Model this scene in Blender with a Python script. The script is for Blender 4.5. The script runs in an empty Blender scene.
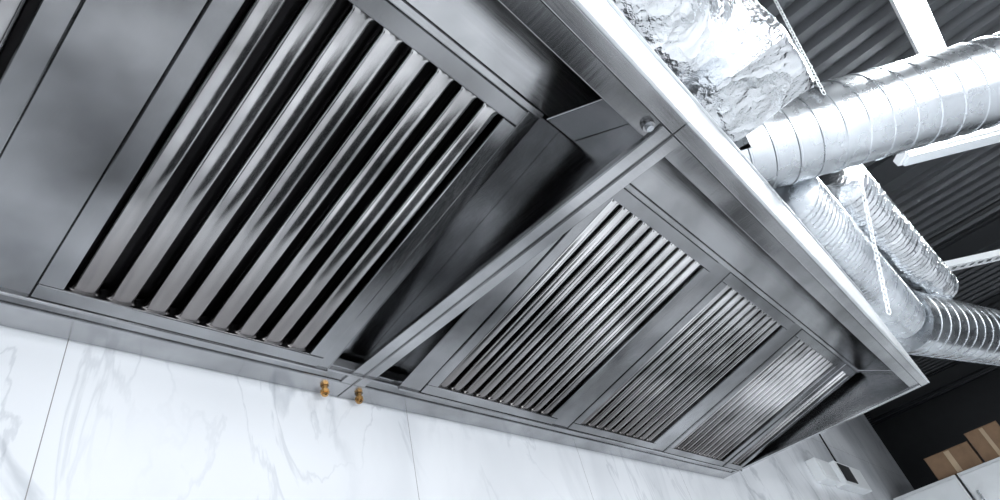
import bpy, bmesh, math, random
from mathutils import Vector, Matrix
random.seed(4)
scn=bpy.context.scene
scn.view_settings.view_transform='Standard'
Z0=2.0            # height of hood underside
D=1.10            # hood depth
HT=0.53           # hood height

# ------------------------------------------------------------ materials
def new_mat(name):
    m=bpy.data.materials.new(name); m.use_nodes=True
    nt=m.node_tree; b=nt.nodes['Principled BSDF']
    return m,nt,b
def steel(name,base=(.62,.63,.65),rough=.3,scale=(2,60,60),blot=.25,bump=.003,metal=1.0,low_end_tint=False,wave=0,bs=4):
    m,nt,b=new_mat(name); N=nt.nodes; L=nt.links
    tc=N.new('ShaderNodeTexCoord'); mp=N.new('ShaderNodeMapping'); mp.inputs['Scale'].default_value=scale
    L.new(tc.outputs['Object'],mp.inputs['Vector'])
    br=N.new('ShaderNodeTexNoise'); br.inputs['Scale'].default_value=6; br.inputs['Detail'].default_value=4
    L.new(mp.outputs[0],br.inputs['Vector'])
    bl=N.new('ShaderNodeTexNoise'); bl.inputs['Scale'].default_value=bs; bl.inputs['Detail'].default_value=4
    L.new(tc.outputs['Object'],bl.inputs['Vector'])
    r1=N.new('ShaderNodeMapRange'); r1.inputs[1].default_value=.3; r1.inputs[2].default_value=.7
    r1.inputs[3].default_value=rough-.07; r1.inputs[4].default_value=rough+.01
    L.new(br.outputs[0],r1.inputs[0]); 
    ad=N.new('ShaderNodeMath'); ad.operation='MULTIPLY_ADD'
    L.new(bl.outputs[0],ad.inputs[0]); ad.inputs[1].default_value=.1; L.new(r1.outputs[0],ad.inputs[2])
    L.new(ad.outputs[0],b.inputs['Roughness'])
    cr=N.new('ShaderNodeValToRGB'); e=cr.color_ramp.elements
    e[0].position=.35; e[1].position=.65
    c2=tuple(c*(1-blot) for c in base)
    e[0].color=(*c2,1); e[1].color=(*base,1)
    L.new(bl.outputs[0],cr.inputs[0])
    if low_end_tint:   # brown tint that deepens toward the low, gutter end of the filters
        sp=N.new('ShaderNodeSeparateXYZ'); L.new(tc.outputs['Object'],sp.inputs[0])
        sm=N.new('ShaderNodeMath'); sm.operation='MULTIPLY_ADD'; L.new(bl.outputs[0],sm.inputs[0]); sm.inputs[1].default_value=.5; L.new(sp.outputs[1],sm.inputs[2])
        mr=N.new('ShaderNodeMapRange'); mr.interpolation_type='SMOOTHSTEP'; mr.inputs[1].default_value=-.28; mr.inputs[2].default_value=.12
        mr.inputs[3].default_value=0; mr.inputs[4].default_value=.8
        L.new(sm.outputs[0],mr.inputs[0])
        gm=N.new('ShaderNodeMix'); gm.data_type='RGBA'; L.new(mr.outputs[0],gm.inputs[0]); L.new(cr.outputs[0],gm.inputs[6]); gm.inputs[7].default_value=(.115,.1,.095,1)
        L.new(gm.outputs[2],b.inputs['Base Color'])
    else:
        L.new(cr.outputs[0],b.inputs['Base Color'])
    b.inputs['Metallic'].default_value=metal
    bp=N.new('ShaderNodeBump'); bp.inputs['Strength'].default_value=bump*5; bp.inputs['Distance'].default_value=.002
    L.new(br.outputs[0],bp.inputs['Height'])
    wv=N.new('ShaderNodeTexNoise'); wv.inputs['Scale'].default_value=2.6; wv.inputs['Detail'].default_value=1
    L.new(tc.outputs['Object'],wv.inputs['Vector'])
    b2=N.new('ShaderNodeBump'); b2.inputs['Strength'].default_value=1; b2.inputs['Distance'].default_value=.02*wave
    L.new(wv.outputs[0],b2.inputs['Height']); L.new(bp.outputs[0],b2.inputs['Normal'])
    L.new(b2.outputs[0],b.inputs['Normal'])
    return m
def plain(name,col,rough=.6,metal=0,var=.1,scale=8):
    m,nt,b=new_mat(name); N=nt.nodes; L=nt.links
    no=N.new('ShaderNodeTexNoise'); no.inputs['Scale'].default_value=scale; no.inputs['Detail'].default_value=5
    tc=N.new('ShaderNodeTexCoord'); L.new(tc.outputs['Object'],no.inputs['Vector'])
    cr=N.new('ShaderNodeValToRGB'); e=cr.color_ramp.elements
    e[0].position=.3;e[1].position=.7
    e[0].color=(*[c*(1-var) for c in col],1); e[1].color=(*[min(1,c*(1+var)) for c in col],1)
    L.new(no.outputs[0],cr.inputs[0]); L.new(cr.outputs[0],b.inputs['Base Color'])
    b.inputs['Roughness'].default_value=rough; b.inputs['Metallic'].default_value=metal
    return m
def emis(name,s,col=(1,1,1)):
    m,nt,b=new_mat(name); b.inputs['Emission Color'].default_value=(*col,1); b.inputs['Emission Strength'].default_value=s
    b.inputs['Base Color'].default_value=(.9,.9,.9,1); return m

M_sheet=steel('brushed_steel',(.5,.505,.515),.18,(1.2,50,50),.45,wave=.8)
M_panel=steel('brushed_steel_panel',(.38,.385,.395),.17,(50,1.2,50),.62,wave=.8,bs=3)
M_slat=steel('baffle_steel',(.84,.83,.83),.16,(60,1.0,60),.78,wave=1.5,bs=3.0,low_end_tint=True)
M_back=steel('greasy_shaded_steel',(.022,.021,.022),.4,(60,1,60),.5)  # near-black base paints in the shadow between slats, along with grease
M_bright=steel('fascia_steel',(.88,.9,.92),.3,(1,40,40),.08)
M_galv=steel('galvanised_duct',(.66,.69,.72),.26,(2.5,2.5,2.5),.25,.002,wave=.3)
M_brass=steel('brass',(.7,.4,.15),.13,(9,9,9),.5)
M_black=plain('black_paint',(.008,.009,.01),.7)
M_dark=plain('dark_ceiling_paint',(.018,.02,.023),.6)
M_white=plain('white_paint',(.8,.82,.83),.4,0,.03)
M_card=plain('cardboard',(.25,.155,.09),.8,0,.12,12)
M_floor=plain('floor_tile',(.6,.61,.63),.35,0,.1,3)
M_wallp=plain('wall_paint',(.55,.57,.6),.7,0,.05,2)
M_lamp=emis('lamp_diffuser',60,(.93,.97,1))
# foil
m,nt,b=new_mat('aluminium_foil'); N=nt.nodes;L=nt.links
tc=N.new('ShaderNodeTexCoord'); v=N.new('ShaderNodeTexVoronoi'); v.inputs['Scale'].default_value=8
no=N.new('ShaderNodeTexNoise'); no.inputs['Scale'].default_value=6; no.inputs['Detail'].default_value=6
mx=N.new('ShaderNodeMix'); mx.data_type='RGBA'; mx.inputs[0].default_value=.3
L.new(tc.outputs['Object'],mx.inputs[6]); L.new(tc.outputs['Object'],no.inputs['Vector']); L.new(no.outputs['Color'],mx.inputs[7])
L.new(mx.outputs[2],v.inputs['Vector'])
bp=N.new('ShaderNodeBump'); bp.inputs['Strength'].default_value=.6; bp.inputs['Distance'].default_value=.03
L.new(v.outputs['Distance'],bp.inputs['Height']); L.new(bp.outputs[0],b.inputs['Normal'])
b.inputs['Metallic'].default_value=1; b.inputs['Roughness'].default_value=.2; b.inputs['Base Color'].default_value=(.86,.88,.9,1)
M_foil=m
# marble
m,nt,b=new_mat('white_marble_tile'); N=nt.nodes;L=nt.links
tc=N.new('ShaderNodeTexCoord')
def vein(scale,dist,width,strength,off):
    mp=N.new('ShaderNodeMapping'); mp.inputs['Location'].default_value=off; mp.inputs['Rotation'].default_value=(0,.7,0)
    mp.inputs['Scale'].default_value=(1,1,.45)
    L.new(tc.outputs['Object'],mp.inputs['Vector'])
    n=N.new('ShaderNodeTexNoise'); n.inputs['Scale'].default_value=scale; n.inputs['Detail'].default_value=7; n.inputs['Distortion'].default_value=dist
    L.new(mp.outputs[0],n.inputs['Vector'])
    s=N.new('ShaderNodeMath'); s.operation='SUBTRACT'; L.new(n.outputs[0],s.inputs[0]); s.inputs[1].default_value=.5
    a=N.new('ShaderNodeMath'); a.operation='ABSOLUTE'; L.new(s.outputs[0],a.inputs[0])
    r=N.new('ShaderNodeMapRange'); r.inputs[1].default_value=0; r.inputs[2].default_value=width; r.inputs[3].default_value=strength; r.inputs[4].default_value=0
    r.interpolation_type='SMOOTHSTEP'
    L.new(a.outputs[0],r.inputs[0])
    k=N.new('ShaderNodeTexNoise'); k.inputs['Scale'].default_value=scale*.9; L.new(mp.outputs[0],k.inputs['Vector'])
    kr=N.new('ShaderNodeMapRange'); kr.inputs[1].default_value=.42; kr.inputs[2].default_value=.62; L.new(k.outputs[0],kr.inputs[0])
    mu=N.new('ShaderNodeMath'); mu.operation='MULTIPLY'; L.new(r.outputs[0],mu.inputs[0]); L.new(kr.outputs[0],mu.inputs[1])
    return mu
a=vein(1.6,1.0,.03,.36,(3,0,1.7)); c=vein(3.5,1.5,.02,.24,(7,0,2)); d=vein(1.3,.6,.14,.28,(1,0,5))
s1=N.new('ShaderNodeMath'); s1.operation='ADD'; L.new(a.outputs[0],s1.inputs[0]); L.new(c.outputs[0],s1.inputs[1])
s2=N.new('ShaderNodeMath'); s2.operation='ADD'; L.new(s1.outputs[0],s2.inputs[0]); L.new(d.outputs[0],s2.inputs[1])
sx=N.new('ShaderNodeSeparateXYZ'); L.new(tc.outputs['Object'],sx.inputs[0])
def joint(sock,off,size,w):
    q=N.new('ShaderNodeMath');q.operation='ADD';L.new(sock,q.inputs[0]);q.inputs[1].default_value=off
    p=N.new('ShaderNodeMath');p.operation='PINGPONG';L.new(q.outputs[0],p.inputs[0]);p.inputs[1].default_value=size/2
    g=N.new('ShaderNodeMath');g.operation='LESS_THAN';L.new(p.outputs[0],g.inputs[0]);g.inputs[1].default_value=w
    return g
j1=joint(sx.outputs[0],.61+8.5,.85,.0009); j2=joint(sx.outputs[2],.0,1.3,.001)
jm=N.new('ShaderNodeMath');jm.operation='MAXIMUM';L.new(j1.outputs[0],jm.inputs[0]);L.new(j2.outputs[0],jm.inputs[1])
c1=N.new('ShaderNodeMix');c1.data_type='RGBA';c1.inputs[6].default_value=(.82,.84,.865,1);c1.inputs[7].default_value=(.28,.31,.35,1);L.new(s2.outputs[0],c1.inputs[0])
c2=N.new('ShaderNodeMix');c2.data_type='RGBA';L.new(c1.outputs[2],c2.inputs[6]);c2.inputs[7].default_value=(.28,.28,.28,1);L.new(jm.outputs[0],c2.inputs[0])
L.new(c2.outputs[2],b.inputs['Base Color']); b.inputs['Roughness'].default_value=.25
M_marble=m
m,nt,b=new_mat('ribbed_ceiling_deck'); b.inputs['Base Color'].default_value=(.055,.058,.063,1); b.inputs['Roughness'].default_value=.45; b.inputs['Metallic'].default_value=.4
M_deck=m

# ------------------------------------------------------------ helpers
def link(o,parent=None):
    scn.collection.objects.link(o)
    if parent:
        o.parent=parent; o.matrix_parent_inverse=Matrix.Translation(-Vector(parent.location))
def empty(name,loc):
    e=bpy.data.objects.new(name,None); e.location=loc; scn.collection.objects.link(e); e.empty_display_size=.1; return e
def mesh(name,verts,faces,mat,parent=None,smooth=False,bevel=0,seg=2,sharp=None):
    me=bpy.data.meshes.new(name); me.from_pydata([tuple(v) for v in verts],[],faces); 
    bm=bmesh.new(); bm.from_mesh(me); bmesh.ops.recalc_face_normals(bm,faces=bm.faces); bm.to_mesh(me); bm.free()
    me.materials.append(mat)
    if smooth:
        for p in me.polygons: p.use_smooth=True
    if sharp: me.set_sharp_from_angle(angle=math.radians(sharp))
    o=bpy.data.objects.new(name,me); link(o,parent)
    if bevel:
        md=o.modifiers.new('b','BEVEL'); md.width=bevel; md.segments=seg; md.limit_method='ANGLE'
    return o
BF=[(0,3,2,1),(4,5,6,7),(0,1,5,4),(1,2,6,5),(2,3,7,6),(3,0,4,7)]
def boxv(x0,x1,y0,y1,z0,z1):
    return [(x0,y0,z0),(x1,y0,z0),(x1,y1,z0),(x0,y1,z0),(x0,y0,z1),(x1,y0,z1),(x1,y1,z1),(x0,y1,z1)]
class Acc:
    def __init__(s): s.v=[];s.f=[]
    def add(s,v,f):
        n=len(s.v); s.v+=[tuple(q) for q in v]; s.f+=[tuple(i+n for i in q) for q in f]
    def box(s,*a): s.add(boxv(*a),BF)
    def tbox(s,T,*a): s.add([T(*p) for p in boxv(*a)],BF)
    def obj(s,name,mat,parent=None,**k): return mesh(name,s.v,s.f,mat,parent,**k)
def box(name,x0,x1,y0,y1,z0,z1,mat,parent=None,bevel=.002):
    a=Acc();a.box(x0,x1,y0,y1,z0,z1);return a.obj(name,mat,parent,bevel=bevel)

# ------------------------------------------------------------ exhaust hood
ang=math.atan(.23); ca,sa=math.cos(ang),math.sin(ang)
def F(x,s,w):   # filter plane: x along hood, s up slope, w outward (down)
    return (x,-.12-s*ca-w*sa, Z0-.01+s*sa-w*ca)
S0,S1=.036,.734; SO=.776
def baffle_filter(x0,x1,par,idx,n=8):
    b=.038
    fr=Acc()
    e=.004
    fr.tbox(F,x0-b,x1+b,e,S0,-.03,.004); fr.tbox(F,x0-b,x1+b,S1,SO-e,-.03,.004)
    fr.tbox(F,x0-b,x0,S0,S1,-.03,.004); fr.tbox(F,x1,x1+b,S0,S1,-.03,.004)
    fr.obj('filter_frame_%d'%idx,M_panel,par,bevel=.0025)
    pitch=(x1-x0)/n
    sl=Acc(); bk=Acc()
    frac=.64
    prof=[(-.5,-.026),(-.5,-.014),(-.48,-.007),(-.44,-.003),(-.34,-.0008),(0,.0006),(.34,-.0008),(.44,-.003),(.48,-.007),(.5,-.014),(.5,-.026)]
    g=pitch*(1-frac)/2
    rows=[]
    for k in range(7):
        t=g*k/6*1.0; rows.append((S0-.001+t,pitch/2-math.sqrt(max(0,g*g-(g-t)**2))))
    rows2=[(S0+S1-s,w) for s,w in rows[::-1]]
    rows+=[(S0+(S1-S0)*q,pitch*frac/2) for q in (.25,.5,.75)]+rows2
    for i in range(n):
        cx=x0+pitch*(i+.5)
        vs=[];fs=[]; m=len(prof)
        for s,hw in rows:
            for u,q in prof: vs.append(F(cx+u*2*min(hw,pitch/2-.0003),s,q-.003))
        for r in range(len(rows)-1):
            for j in range(m-1): fs.append((r*m+j,r*m+j+1,(r+1)*m+j+1,(r+1)*m+j))
        sl.add(vs,fs)
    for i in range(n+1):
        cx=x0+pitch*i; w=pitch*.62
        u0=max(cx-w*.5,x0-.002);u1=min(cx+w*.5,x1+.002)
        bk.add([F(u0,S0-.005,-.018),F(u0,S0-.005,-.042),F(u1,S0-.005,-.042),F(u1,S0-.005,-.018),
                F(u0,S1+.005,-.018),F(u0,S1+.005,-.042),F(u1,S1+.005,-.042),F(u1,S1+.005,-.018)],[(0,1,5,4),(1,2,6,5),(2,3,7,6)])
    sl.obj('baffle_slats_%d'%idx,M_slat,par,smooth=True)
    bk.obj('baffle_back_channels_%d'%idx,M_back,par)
def hood(name,x0,x1,filters,px0,px1,nsl):
    E=empty(name,((x0+x1)/2,-D/2,Z0))
    z=Z0
    box('grease_gutter',x0+.001,x1-.001,-.071,-.002,z,z+.035,M_sheet,E,.003)
    box('gutter_step',x0+.001,x1-.001,-.125,-.0712,z+.004,z+.03,M_panel,E,.002)
    box('gutter_lip',x0+.001,x1-.001,-.119,-.112,z-.006,z+.02,M_sheet,E,.0015)
    a=Acc(); b=.038; xs=[px0]
    for f0,f1 in filters: xs+= [f0-b,f1+b]
    xs.append(px1)
    for i in range(0,len(xs),2):
        if xs[i+1]-xs[i]>.004:
            a.tbox(F,xs[i]+.001,xs[i+1]-.001,0,SO,-.02,0)
    a.obj('blank_panels',M_panel,E,bevel=.0015)
    a=Acc()
    a.tbox(F,px0,px1,-.004,.003,-.03,.006); a.tbox(F,px0,px1,SO-.003,SO+.012,-.03,.007)
    a.obj('filter_rails',M_sheet,E,bevel=.002)
    for i,(f0,f1) in enumerate(filters):
        baffle_filter(f0,f1,E,i+1,nsl if f1-f0>.4 else 3)
    # side recesses beside the filter bank: shallow set-back panel
    a=Acc()
    for q0,q1 in ((x0+.005,px0-.002),(px1+.002,x1-.005)):
        a.tbox(F,q0,q1,0.0,SO,-.055,-.05)
    a.obj('recessed_side_panels',M_panel,E)
    a=Acc()
    for q in (px0-.001,px1-.001): a.tbox(F,q,q+.002,0,SO,-.07,0)
    a.obj('filter_bank_sides',M_panel,E)
    # shallow sloping baffle panel between the filters and the front
    T=lambda x,y,zz:(x,y,zz+(-.887-y)*.3)
    a=Acc(); a.tbox(T,x0+.006,x1-.006,-1.088,-.887,z+.175,z+.178); a.obj('baffle_panel',M_sheet,E,bevel=.001)
    box('inner_ceiling',x0+.003,x1-.003,-1.088,-.12,z+.46,z+.463,M_sheet,E,0)
    box('back_panel',x0+.003,x1-.003,-.012,-.009,z+.04,z+.52,M_panel,E,0)
    box('top_panel',x0+.001,x1-.001,-1.098,-.002,z+HT-.004,z+HT,M_sheet,E,.001)
    box('front_fascia',x0+.0008,x1-.0008,-1.1,-1.092,z,z+HT,M_bright,E,.002)
    box('fascia_top_lip',x0+.001,x1-.001,-1.108,-1.1002,z+HT-.03,z+HT,M_bright,E,.002)
    box('fascia_return_flange',x0+.001,x1-.001,-1.0918,-1.062,z,z+.012,M_sheet,E,.002)
    box('fascia_inner_flange',x0+.001,x1-.001,-1.0615,-1.02,z+.005,z+.03,M_panel,E,.002)
    box('fascia_inner_upstand',x0+.001,x1-.001,-1.024,-1.02,z+.03,z+.08,M_panel,E,.001)
    for q,sg,nm in ((x0,1,'1'),(x1,-1,'2')):
        A=q+sg*.001;B=q+sg*.004
        box('end_panel_'+nm,min(A,B),max(A,B),-1.091,-.002,z,z+HT-.005,M_panel,E,.001)
        A=q+sg*.004;B=q+sg*.036
        box('end_panel_flange_'+nm,min(A,B),max(A,B),-1.06,-.072,z-.001,z+.012,M_sheet,E,.002)
        # gusset sheet closing the front corner
        A=q+sg*.005;B=q+sg*.10
        x_0,x_1=min(A,B),max(A,B)
        a=Acc(); TT=lambda x,y,zz:(x,y,zz+(-.88-y)*-.55)
        a.tbox(TT,x_0,x_1,-1.018,-.885,z+.16,z+.163); a.obj('corner_gusset_'+nm,M_sheet,E,bevel=.001)
    return E
H1=hood('exhaust_hood',-2.51,0,[(-2.07,-1.57),(-1.37,-.87),(-.67,-.18)],-2.4,-.11,8)
H2=hood('exhaust_hood',0,2.45,[(.22,.735),(.905,1.43),(1.60,2.12),(2.22,2.335)],.11,2.38,10)

def ring(c,ax,r,n,ph=0):
    ax=Vector(ax).normalized(); u=ax.orthogonal().normalized(); w=ax.cross(u)
    return [Vector(c)+r*(math.cos(2*math.pi*i/n+ph)*u+math.sin(2*math.pi*i/n+ph)*w) for i in range(n)]
def lathe(name,path,mat,parent=None,n=24,smooth=True,cap=True,sharp=None):
    v=[];f=[]
    for c,ax,r in path: v+=ring(c,ax,r,n)
    for k in range(len(path)-1):
        for i in range(n): f.append((k*n+i,k*n+(i+1)%n,(k+1)*n+(i+1)%n,(k+1)*n+i))
    if cap: f+=[tuple(range(n))[::-1],tuple(range((len(path)-1)*n,len(path)*n))]
    return mesh(name,v,f,mat,parent,smooth=smooth,sharp=sharp)
for x in (-.055,.05):
    E=empty('brass_drain_plug',(x,-.03,Z0-.015))
    dn=(0,0,-1)
    lathe('threaded_collar',[((x,-.03,Z0-.0005),dn,.0075),((x,-.03,Z0-.006),dn,.0075)],M_brass,E,16,False)
    lathe('hex_nut',[((x,-.03,Z0-.0062),dn,.012),((x,-.03,Z0-.014),dn,.012)],M_brass,E,6,False)
    lathe('cap',[((x,-.03,Z0-.0142),dn,.0085),((x,-.03,Z0-.020),dn,.008),((x,-.03,Z0-.022),dn,.005)],M_brass,E,16,False)
E=empty('hood_push_fitting',(-.06,-1.042,Z0))
lathe('bezel',[((-.06,-1.042,Z0+.0045),(0,0,-1),.013),((-.06,-1.042,Z0-.003),(0,0,-1),.012)],M_sheet,E,20,sharp=40)
lathe('button',[((-.06,-1.042,Z0-.0032),(0,0,-1),.008),((-.06,-1.042,Z0-.009),(0,0,-1),.007)],M_galv,E,16,sharp=40)

# ------------------------------------------------------------ ducts
def spiral_duct(name,p0,p1,r,pitch=.1,mat=M_galv,rib=.004,n=56,flex=False):
    p0=Vector(p0);p1=Vector(p1);ax=(p1-p0);Ln=ax.length;ax.normalize()
    if flex:
        path=[];t=0
        while t<Ln:
            for q,dr in ((0,-rib),(.15,-rib*.8),(.35,-rib*.15),(.5,0),(.65,-rib*.15),(.85,-rib*.8)):
                path.append((p0+ax*(t+pitch*q),ax,r+dr))
            t+=pitch
        return lathe(name,path,mat,None,n,True)
    # true helical lock seam
    u=ax.orthogonal().normalized(); w=ax.cross(u)
    segs=[(0,0),(.84,0),(.87,rib),(.95,rib),(.98,0)]
    v=[];f=[];turns=int(Ln/pitch)+1
    K=len(segs)*turns+1
    for k in range(K):
        tu,si=divmod(k,len(segs)); base=(tu+segs[si][0])*pitch; rr=r+segs[si][1]
        for i in range(n):
            a=2*math.pi*i/n; t=base+pitch*i/n
            v.append(p0+ax*t+rr*(math.cos(a)*u+math.sin(a)*w))
    S=len(segs)
    for k in range(K-1):
        for i in range(n-1): f.append((k*n+i,k*n+i+1,(k+1)*n+i+1,(k+1)*n+i))
        if k+1+S<K: f.append((k*n+n-1,(k+S)*n,(k+S+1)*n,(k+1)*n+n-1))
    c=len(v); v.append(p0+ax*pitch*.3)      # closed collar end
    for i in range(n): f.append((i,c,(i+1)%n))
    return mesh(name,v,f,mat,None,smooth=True,sharp=28)
spiral_duct('spiral_air_duct',(1.24,-.97,2.86),(2.9,-3.4,2.86),.19,.1)
spiral_duct('flexible_air_duct',(1.6,-1.10,2.76),(3.66,-1.165,2.74),.165,.045,M_galv,.016,40,True)
spiral_duct('flexible_air_duct',(2.2,-1.34,3.0),(4.3,-1.5,3.02),.14,.06,M_foil,.012,36,True)
spiral_duct('spiral_air_duct',(3.68,-1.13,2.74),(6.8,-2.15,2.74),.22,.13)

E=empty('foil_insulated_duct',(0,-1.1,3.0))
def roundbox(name,x0,x1,y0,y1,z0,z1,r,mat,par,disp=.012,st=.04):
    prof=[]
    for cx,cz,a0 in ((y1-r,z1-r,0),(y0+r,z1-r,90),(y0+r,z0+r,180),(y1-r,z0+r,270)):
        for k in range(6):
            a=math.radians(a0+k*18); prof.append((cx+r*math.cos(a),cz+r*math.sin(a)))
    P=[]
    for i in range(len(prof)):
        a=prof[i];b=prof[(i+1)%len(prof)];d=math.dist(a,b);n=max(1,int(d/st))
        for k in range(n): P.append((a[0]+(b[0]-a[0])*k/n,a[1]+(b[1]-a[1])*k/n))
    v=[];f=[];n=len(P);m=int((x1-x0)/st)
    for j in range(m+1):
        x=x0+(x1-x0)*j/m
        for (y,z) in P:
            h=random.uniform(-disp,disp)
            v.append((x+random.uniform(-.01,.01),y+h,z+random.uniform(-disp,disp)))
    for j in range(m):
        for i in range(n): f.append((j*n+i,j*n+(i+1)%n,(j+1)*n+(i+1)%n,(j+1)*n+i))
    f+=[tuple(range(n))[::-1],tuple(range(m*n,(m+1)*n))]
    return mesh(name,v,f,mat,par,smooth=True,sharp=25)
roundbox('wrapped_body',-1.6,.78,-1.40,-.75,2.72,3.3,.22,M_foil,E,.007,.07)
roundbox('wrapped_end_box',.70,.99,-1.43,-.95,2.66,3.1,.03,M_foil,E,.003,.06)

def chain(name,p0,p1,L=.034,r=.0028):
    p0=Vector(p0);p1=Vector(p1);ax=p1-p0;n=int(ax.length/(L*.72));ax.normalize()
    u=ax.orthogonal().normalized();w=ax.cross(u); ac=Acc()
    for k in range(n):
        c=p0+ax*(L*.72*(k+.5)); side=u if k%2 else w; nor=w if k%2 else u
        pts=[]
        for i in range(12):
            a=2*math.pi*i/12; pts.append((c+ax*(L*.5*math.cos(a))+side*(L*.27*math.sin(a))))
        vs=[];fs=[]
        for i,p in enumerate(pts):
            o=(p-c).normalized()
            for j in range(5):
                b=2*math.pi*j/5; vs.append(p+r*(math.cos(b)*o+math.sin(b)*nor))
        for i in range(12):
            for j in range(5):
                fs.append((i*5+j,i*5+(j+1)%5,((i+1)%12)*5+(j+1)%5,((i+1)%12)*5+j))
        ac.add(vs,fs)
    return ac.obj(name,M_white,None,smooth=True)
chain('hanging_chain',(2.15,-1.42,2.9),(2.14,-1.14,2.24),.036,.003)
chain('hanging_chain',(1.31,-1.60,3.5),(1.32,-1.46,2.84),.028,.0018)

# ------------------------------------------------------------ room
CZ=3.75; WX=9.2
box('floor',-4.5,11,-6,0.1,-.05,0,M_floor,None,0)
box('wall_back',-4.5,WX,0,.1,0,CZ,M_marble,None,0)
box('wall_left',-4.6,-4.5,-6,0.1,0,CZ,M_wallp,None,0)
box('wall_front',-4.5,11,-6.1,-6,0,CZ,M_wallp,None,0)
box('wall_right',11,11.1,-6,3,0,CZ,M_dark,None,0)
box('wall_alcove',WX,11,3,3.1,0,CZ,M_dark,None,0)
box('wall_return',WX-.1,WX,.1,3,0,CZ,M_white,None,0)
box('floor_alcove',WX,11,.1,3,-.05,0,M_floor,None,0)
v=[];x=-4.6;prof=[]
while x<11.1:
    prof+=[(x,CZ),(x+.06,CZ),(x+.08,CZ+.05),(x+.14,CZ+.05)]; x+=.16
vs=[(p[0],y,p[1]) for y in (-6.1,3.1) for p in prof]; n=len(prof)
me=mesh('ceiling',vs,[(i,i+1,n+i+1,n+i) for i in range(n-1)],M_deck)
for i,x in enumerate((3.6,5.6,7.6,9.6)):
    E=empty('ceiling_beam',(x,-2,CZ-.12)); a=Acc()
    a.box(x-.07,x+.07,-5.99,-.01,CZ-.22,CZ-.205);a.box(x-.005,x+.005,-5.99,-.01,CZ-.205,CZ-.025);a.box(x-.07,x+.07,-5.99,-.01,CZ-.025,CZ-.01)
    a.obj('i_section',M_dark,E)
def tray(name,p0,p1,w=.09):
    p0=Vector(p0);p1=Vector(p1);ax=(p1-p0);Ln=ax.length;ax.normalize();sd=Vector((-ax.y,ax.x,0));up=Vector((0,0,1))
    T=lambda a,b,c: p0+ax*a+sd*b+up*c
    A=Acc();A.tbox(T,0,Ln,-w/2,-w/2+.004,0,.05);A.tbox(T,0,Ln,w/2-.004,w/2,0,.05)
    A.tbox(T,0,Ln,-w/2,-w/2+.025,-.003,0);A.tbox(T,0,Ln,w/2-.025,w/2,-.003,0)
    t=0
    while t<Ln: A.tbox(T,t,t+.035,-w/2+.025,w/2-.025,-.003,0); t+=.08
    return A.obj(name,M_white)
tray('cable_tray',(4.0,-.95,3.2),(6.2,-3.4,3.2))
def area(name,loc,rot,sx,sy,p,col=(1,1,1),par=None):
    l=bpy.data.lights.new(name,'AREA'); l.shape='RECTANGLE'; l.size=sx;l.size_y=sy;l.energy=p;l.color=col
    o=bpy.data.objects.new(name,l); o.location=loc;o.rotation_euler=rot;scn.collection.objects.link(o)
    if par: o.parent=par; o.matrix_parent_inverse=Matrix.Translation(-Vector(par.location))
def lamp(name,p0,p1,w=.12,power=42,mat=M_lamp):
    p0=Vector(p0);p1=Vector(p1);ax=(p1-p0);Ln=ax.length;ax.normalize();sd=Vector((-ax.y,ax.x,0));up=Vector((0,0,1))
    E=empty(name,(p0+p1)/2)
    T=lambda a,b,c: p0+ax*a+sd*b+up*c
    A=Acc();A.tbox(T,0,Ln,-w/2,w/2,0,.05);A.obj('housing',M_white,E,bevel=.005)
    A=Acc();A.tbox(T,.02,Ln-.02,-w/2+.015,w/2-.015,-.02,-.001);A.obj('diffuser',mat,E)
    A=Acc()
    for t in (.2,Ln-.2): A.tbox(T,t,t+.004,-.002,.002,.05,CZ-p0.z)
    A.obj('suspension_wires',M_black,E)
    if power: area('tube_light',(p0+p1)/2-Vector((0,0,.03)),(0,0,math.atan2(ax.y,ax.x)),Ln,w,power,(.93,.97,1),E)
lamp('linear_ceiling_lamp',(1.6,-2.05,3.42),(3.1,-2.15,3.42),.12,75)
lamp('linear_ceiling_lamp',(-.9,-2.05,3.42),(.6,-2.05,3.42))
lamp('linear_ceiling_lamp',(-3.2,-2.05,3.42),(-1.7,-2.05,3.42))
lamp('linear_ceiling_lamp',(4.2,-3.8,3.42),(5.7,-3.8,3.42))
lamp('linear_ceiling_lamp',(.6,-4.2,3.42),(2.1,-4.2,3.42))
lamp('linear_ceiling_lamp',(-2.6,-4.2,3.42),(-1.1,-4.2,3.42))
M_off=plain('lamp_off_diffuser',(.75,.78,.8),.4,0,.02)
lamp('linear_ceiling_lamp',(2.75,-1.7,3.2),(3.55,-2.75,3.2),.11,0,M_off)
for (a,b_,r) in (((4.6,-5,3.45),(4.6,-.1,3.45),.02),((6.4,-5,3.3),(6.4,-.1,3.3),.03)):
    lathe('ceiling_pipe',[(a,(0,1,0),r),(b_,(0,1,0),r)],M_black,None,14)

E=empty('wall_switch_box',(4.7,-.04,2.24))
box('box_body',4.35,4.75,-.08,-.001,2.14,2.31,M_white,E,.006)
box('box_cover',4.39,4.71,-.086,-.0805,2.17,2.28,M_white,E,.003)
E=empty('wall_control_panel',(5.35,-.04,2.25))
box('panel_body',4.9,5.75,-.09,-.001,2.14,2.34,M_white,E,.006)
box('panel_display',4.95,5.3,-.098,-.0905,2.17,2.32,M_black,E,.004)
lathe('supply_cable',[((5.3,-.03,2.345),(0,0,1),.008),((5.3,-.03,3.7),(0,0,1),.008)],M_black,E,10)
def cabinet(x,y,w,d,h):
    E=empty('white_cabinet',(x,y,0))
    box('carcass',x,x+d,y,y+w,0,h,M_white,E,.006)
    box('door_leaf',x-.02,x-.001,y+.01,y+w-.01,.1,h-.03,M_white,E,.006)
    box('handle',x-.045,x-.021,y+w-.08,y+w-.06,h-.5,h-.2,M_galv,E,.003)
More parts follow.
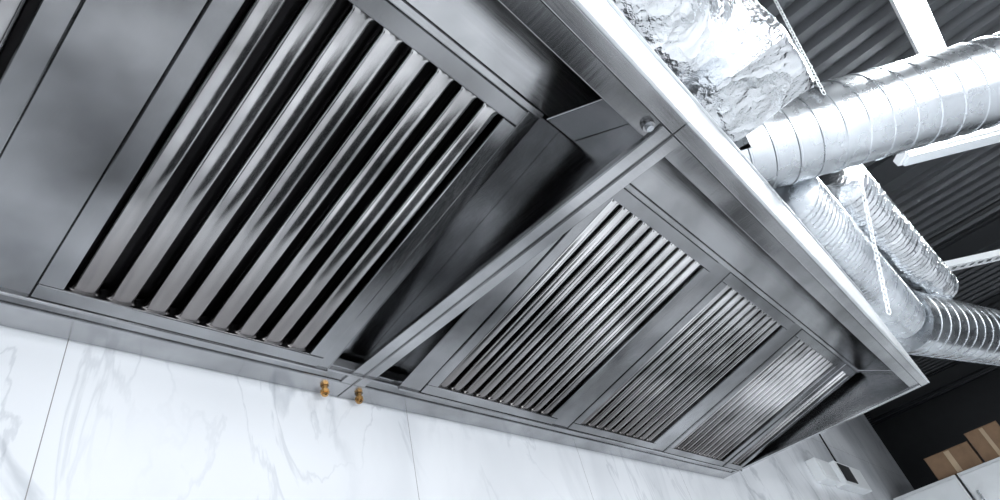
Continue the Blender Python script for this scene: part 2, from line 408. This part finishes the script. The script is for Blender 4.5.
cabinet(7.0,-1.33,.65,.6,2.18); cabinet(7.0,-2.0,.65,.6,2.18); cabinet(7.0,-.66,.64,.6,2.18)
M_tape=plain('tape',(.5,.38,.25),.3)
def carton(x,y,z,w,d,h):
    E=empty('cardboard_box',(x,y,z))
    a=box('carton_body',x,x+d,y,y+w,z,z+h,M_card,E,.006)
    box('tape_strip',x-.0015,x-.0005,y+w*.44,y+w*.56,z+.01,z+h-.005,M_tape,E,0)
    box('lid_flap',x-.004,x+d+.004,y-.004,y+w+.004,z+h,z+h+.006,M_card,E,0)
carton(7.05,-.94,2.182,.44,.4,.23); carton(7.05,-1.27,2.182,.31,.4,.3); carton(7.05,-1.95,2.182,.5,.4,.3)
# unseen worktops and ranges, added for light and dark reflections in the hoods
M_lam=plain('unseen_pale_worktop',(.8,.81,.83),.3,0,.04)
def table(x0,x1):
    E=empty('unseen_worktop_table',((x0+x1)/2,-.45,.9)); 
    box('top',x0,x1,-.85,-.01,.86,.9,M_lam,E,.004); box('undershelf',x0+.05,x1-.05,-.8,-.05,.25,.27,M_sheet,E,.003)
    A=Acc()
    for x in (x0+.05,x1-.05):
        for y in (-.78,-.1): A.box(x-.02,x+.02,y-.02,y+.02,0,.86)
    A.obj('legs',M_sheet,E)
def rng_(x0,x1):
    E=empty('unseen_cooking_range',((x0+x1)/2,-.45,.9))
    box('body',x0,x1,-.85,-.02,.08,.9,M_dark,E,.006)
    A=Acc()
    k=x0+.05
    while k<x1-.05: A.box(k,k+.015,-.8,-.08,.902,.93); k+=.07
    A.obj('grates',M_black,E)
    A=Acc()
    for i in range(5):
        cx=x0+(x1-x0)*(i+.5)/5; A.box(cx-.02,cx+.02,-.875,-.852,.8,.84)
    A.obj('knobs',M_sheet,E,bevel=.006)
rng_(-2.4,-1.25); table(-1.24,-.25); rng_(-.24,.85); table(.86,1.9); rng_(1.91,2.7); table(2.71,4.2)

w=bpy.data.worlds.new('World'); scn.world=w; w.use_nodes=True
w.node_tree.nodes['Background'].inputs[0].default_value=(.6,.7,.8,1); w.node_tree.nodes['Background'].inputs[1].default_value=.1
area('added_fill_light',(-1.0,-5.6,1.7),(math.radians(90),0,0),5,2.2,205,(.96,.98,1))  # unseen fill light added to brighten the worktops and hood reflections

R=[(0.66589,-0.70939,-0.231),(0.34608,0.56801,-0.74672),(0.66093,0.41729,0.62373)]
r0=Vector(R[0]).normalized(); r2=Vector(R[2]); r2=(r2-r0*r2.dot(r0)).normalized(); up=-(r2.cross(r0)); 
up=up if up.dot(Vector(R[1]))<0 else -up
M=Matrix((r0,up,-r2)).transposed().to_4x4(); M.translation=Vector((-.863,-1.166,Z0-.768))
cam=bpy.data.cameras.new('Camera'); cam.sensor_width=36; cam.lens=585.2/1000*36; cam.clip_start=.02
co=bpy.data.objects.new('Camera',cam); co.matrix_world=M; scn.collection.objects.link(co); scn.camera=co
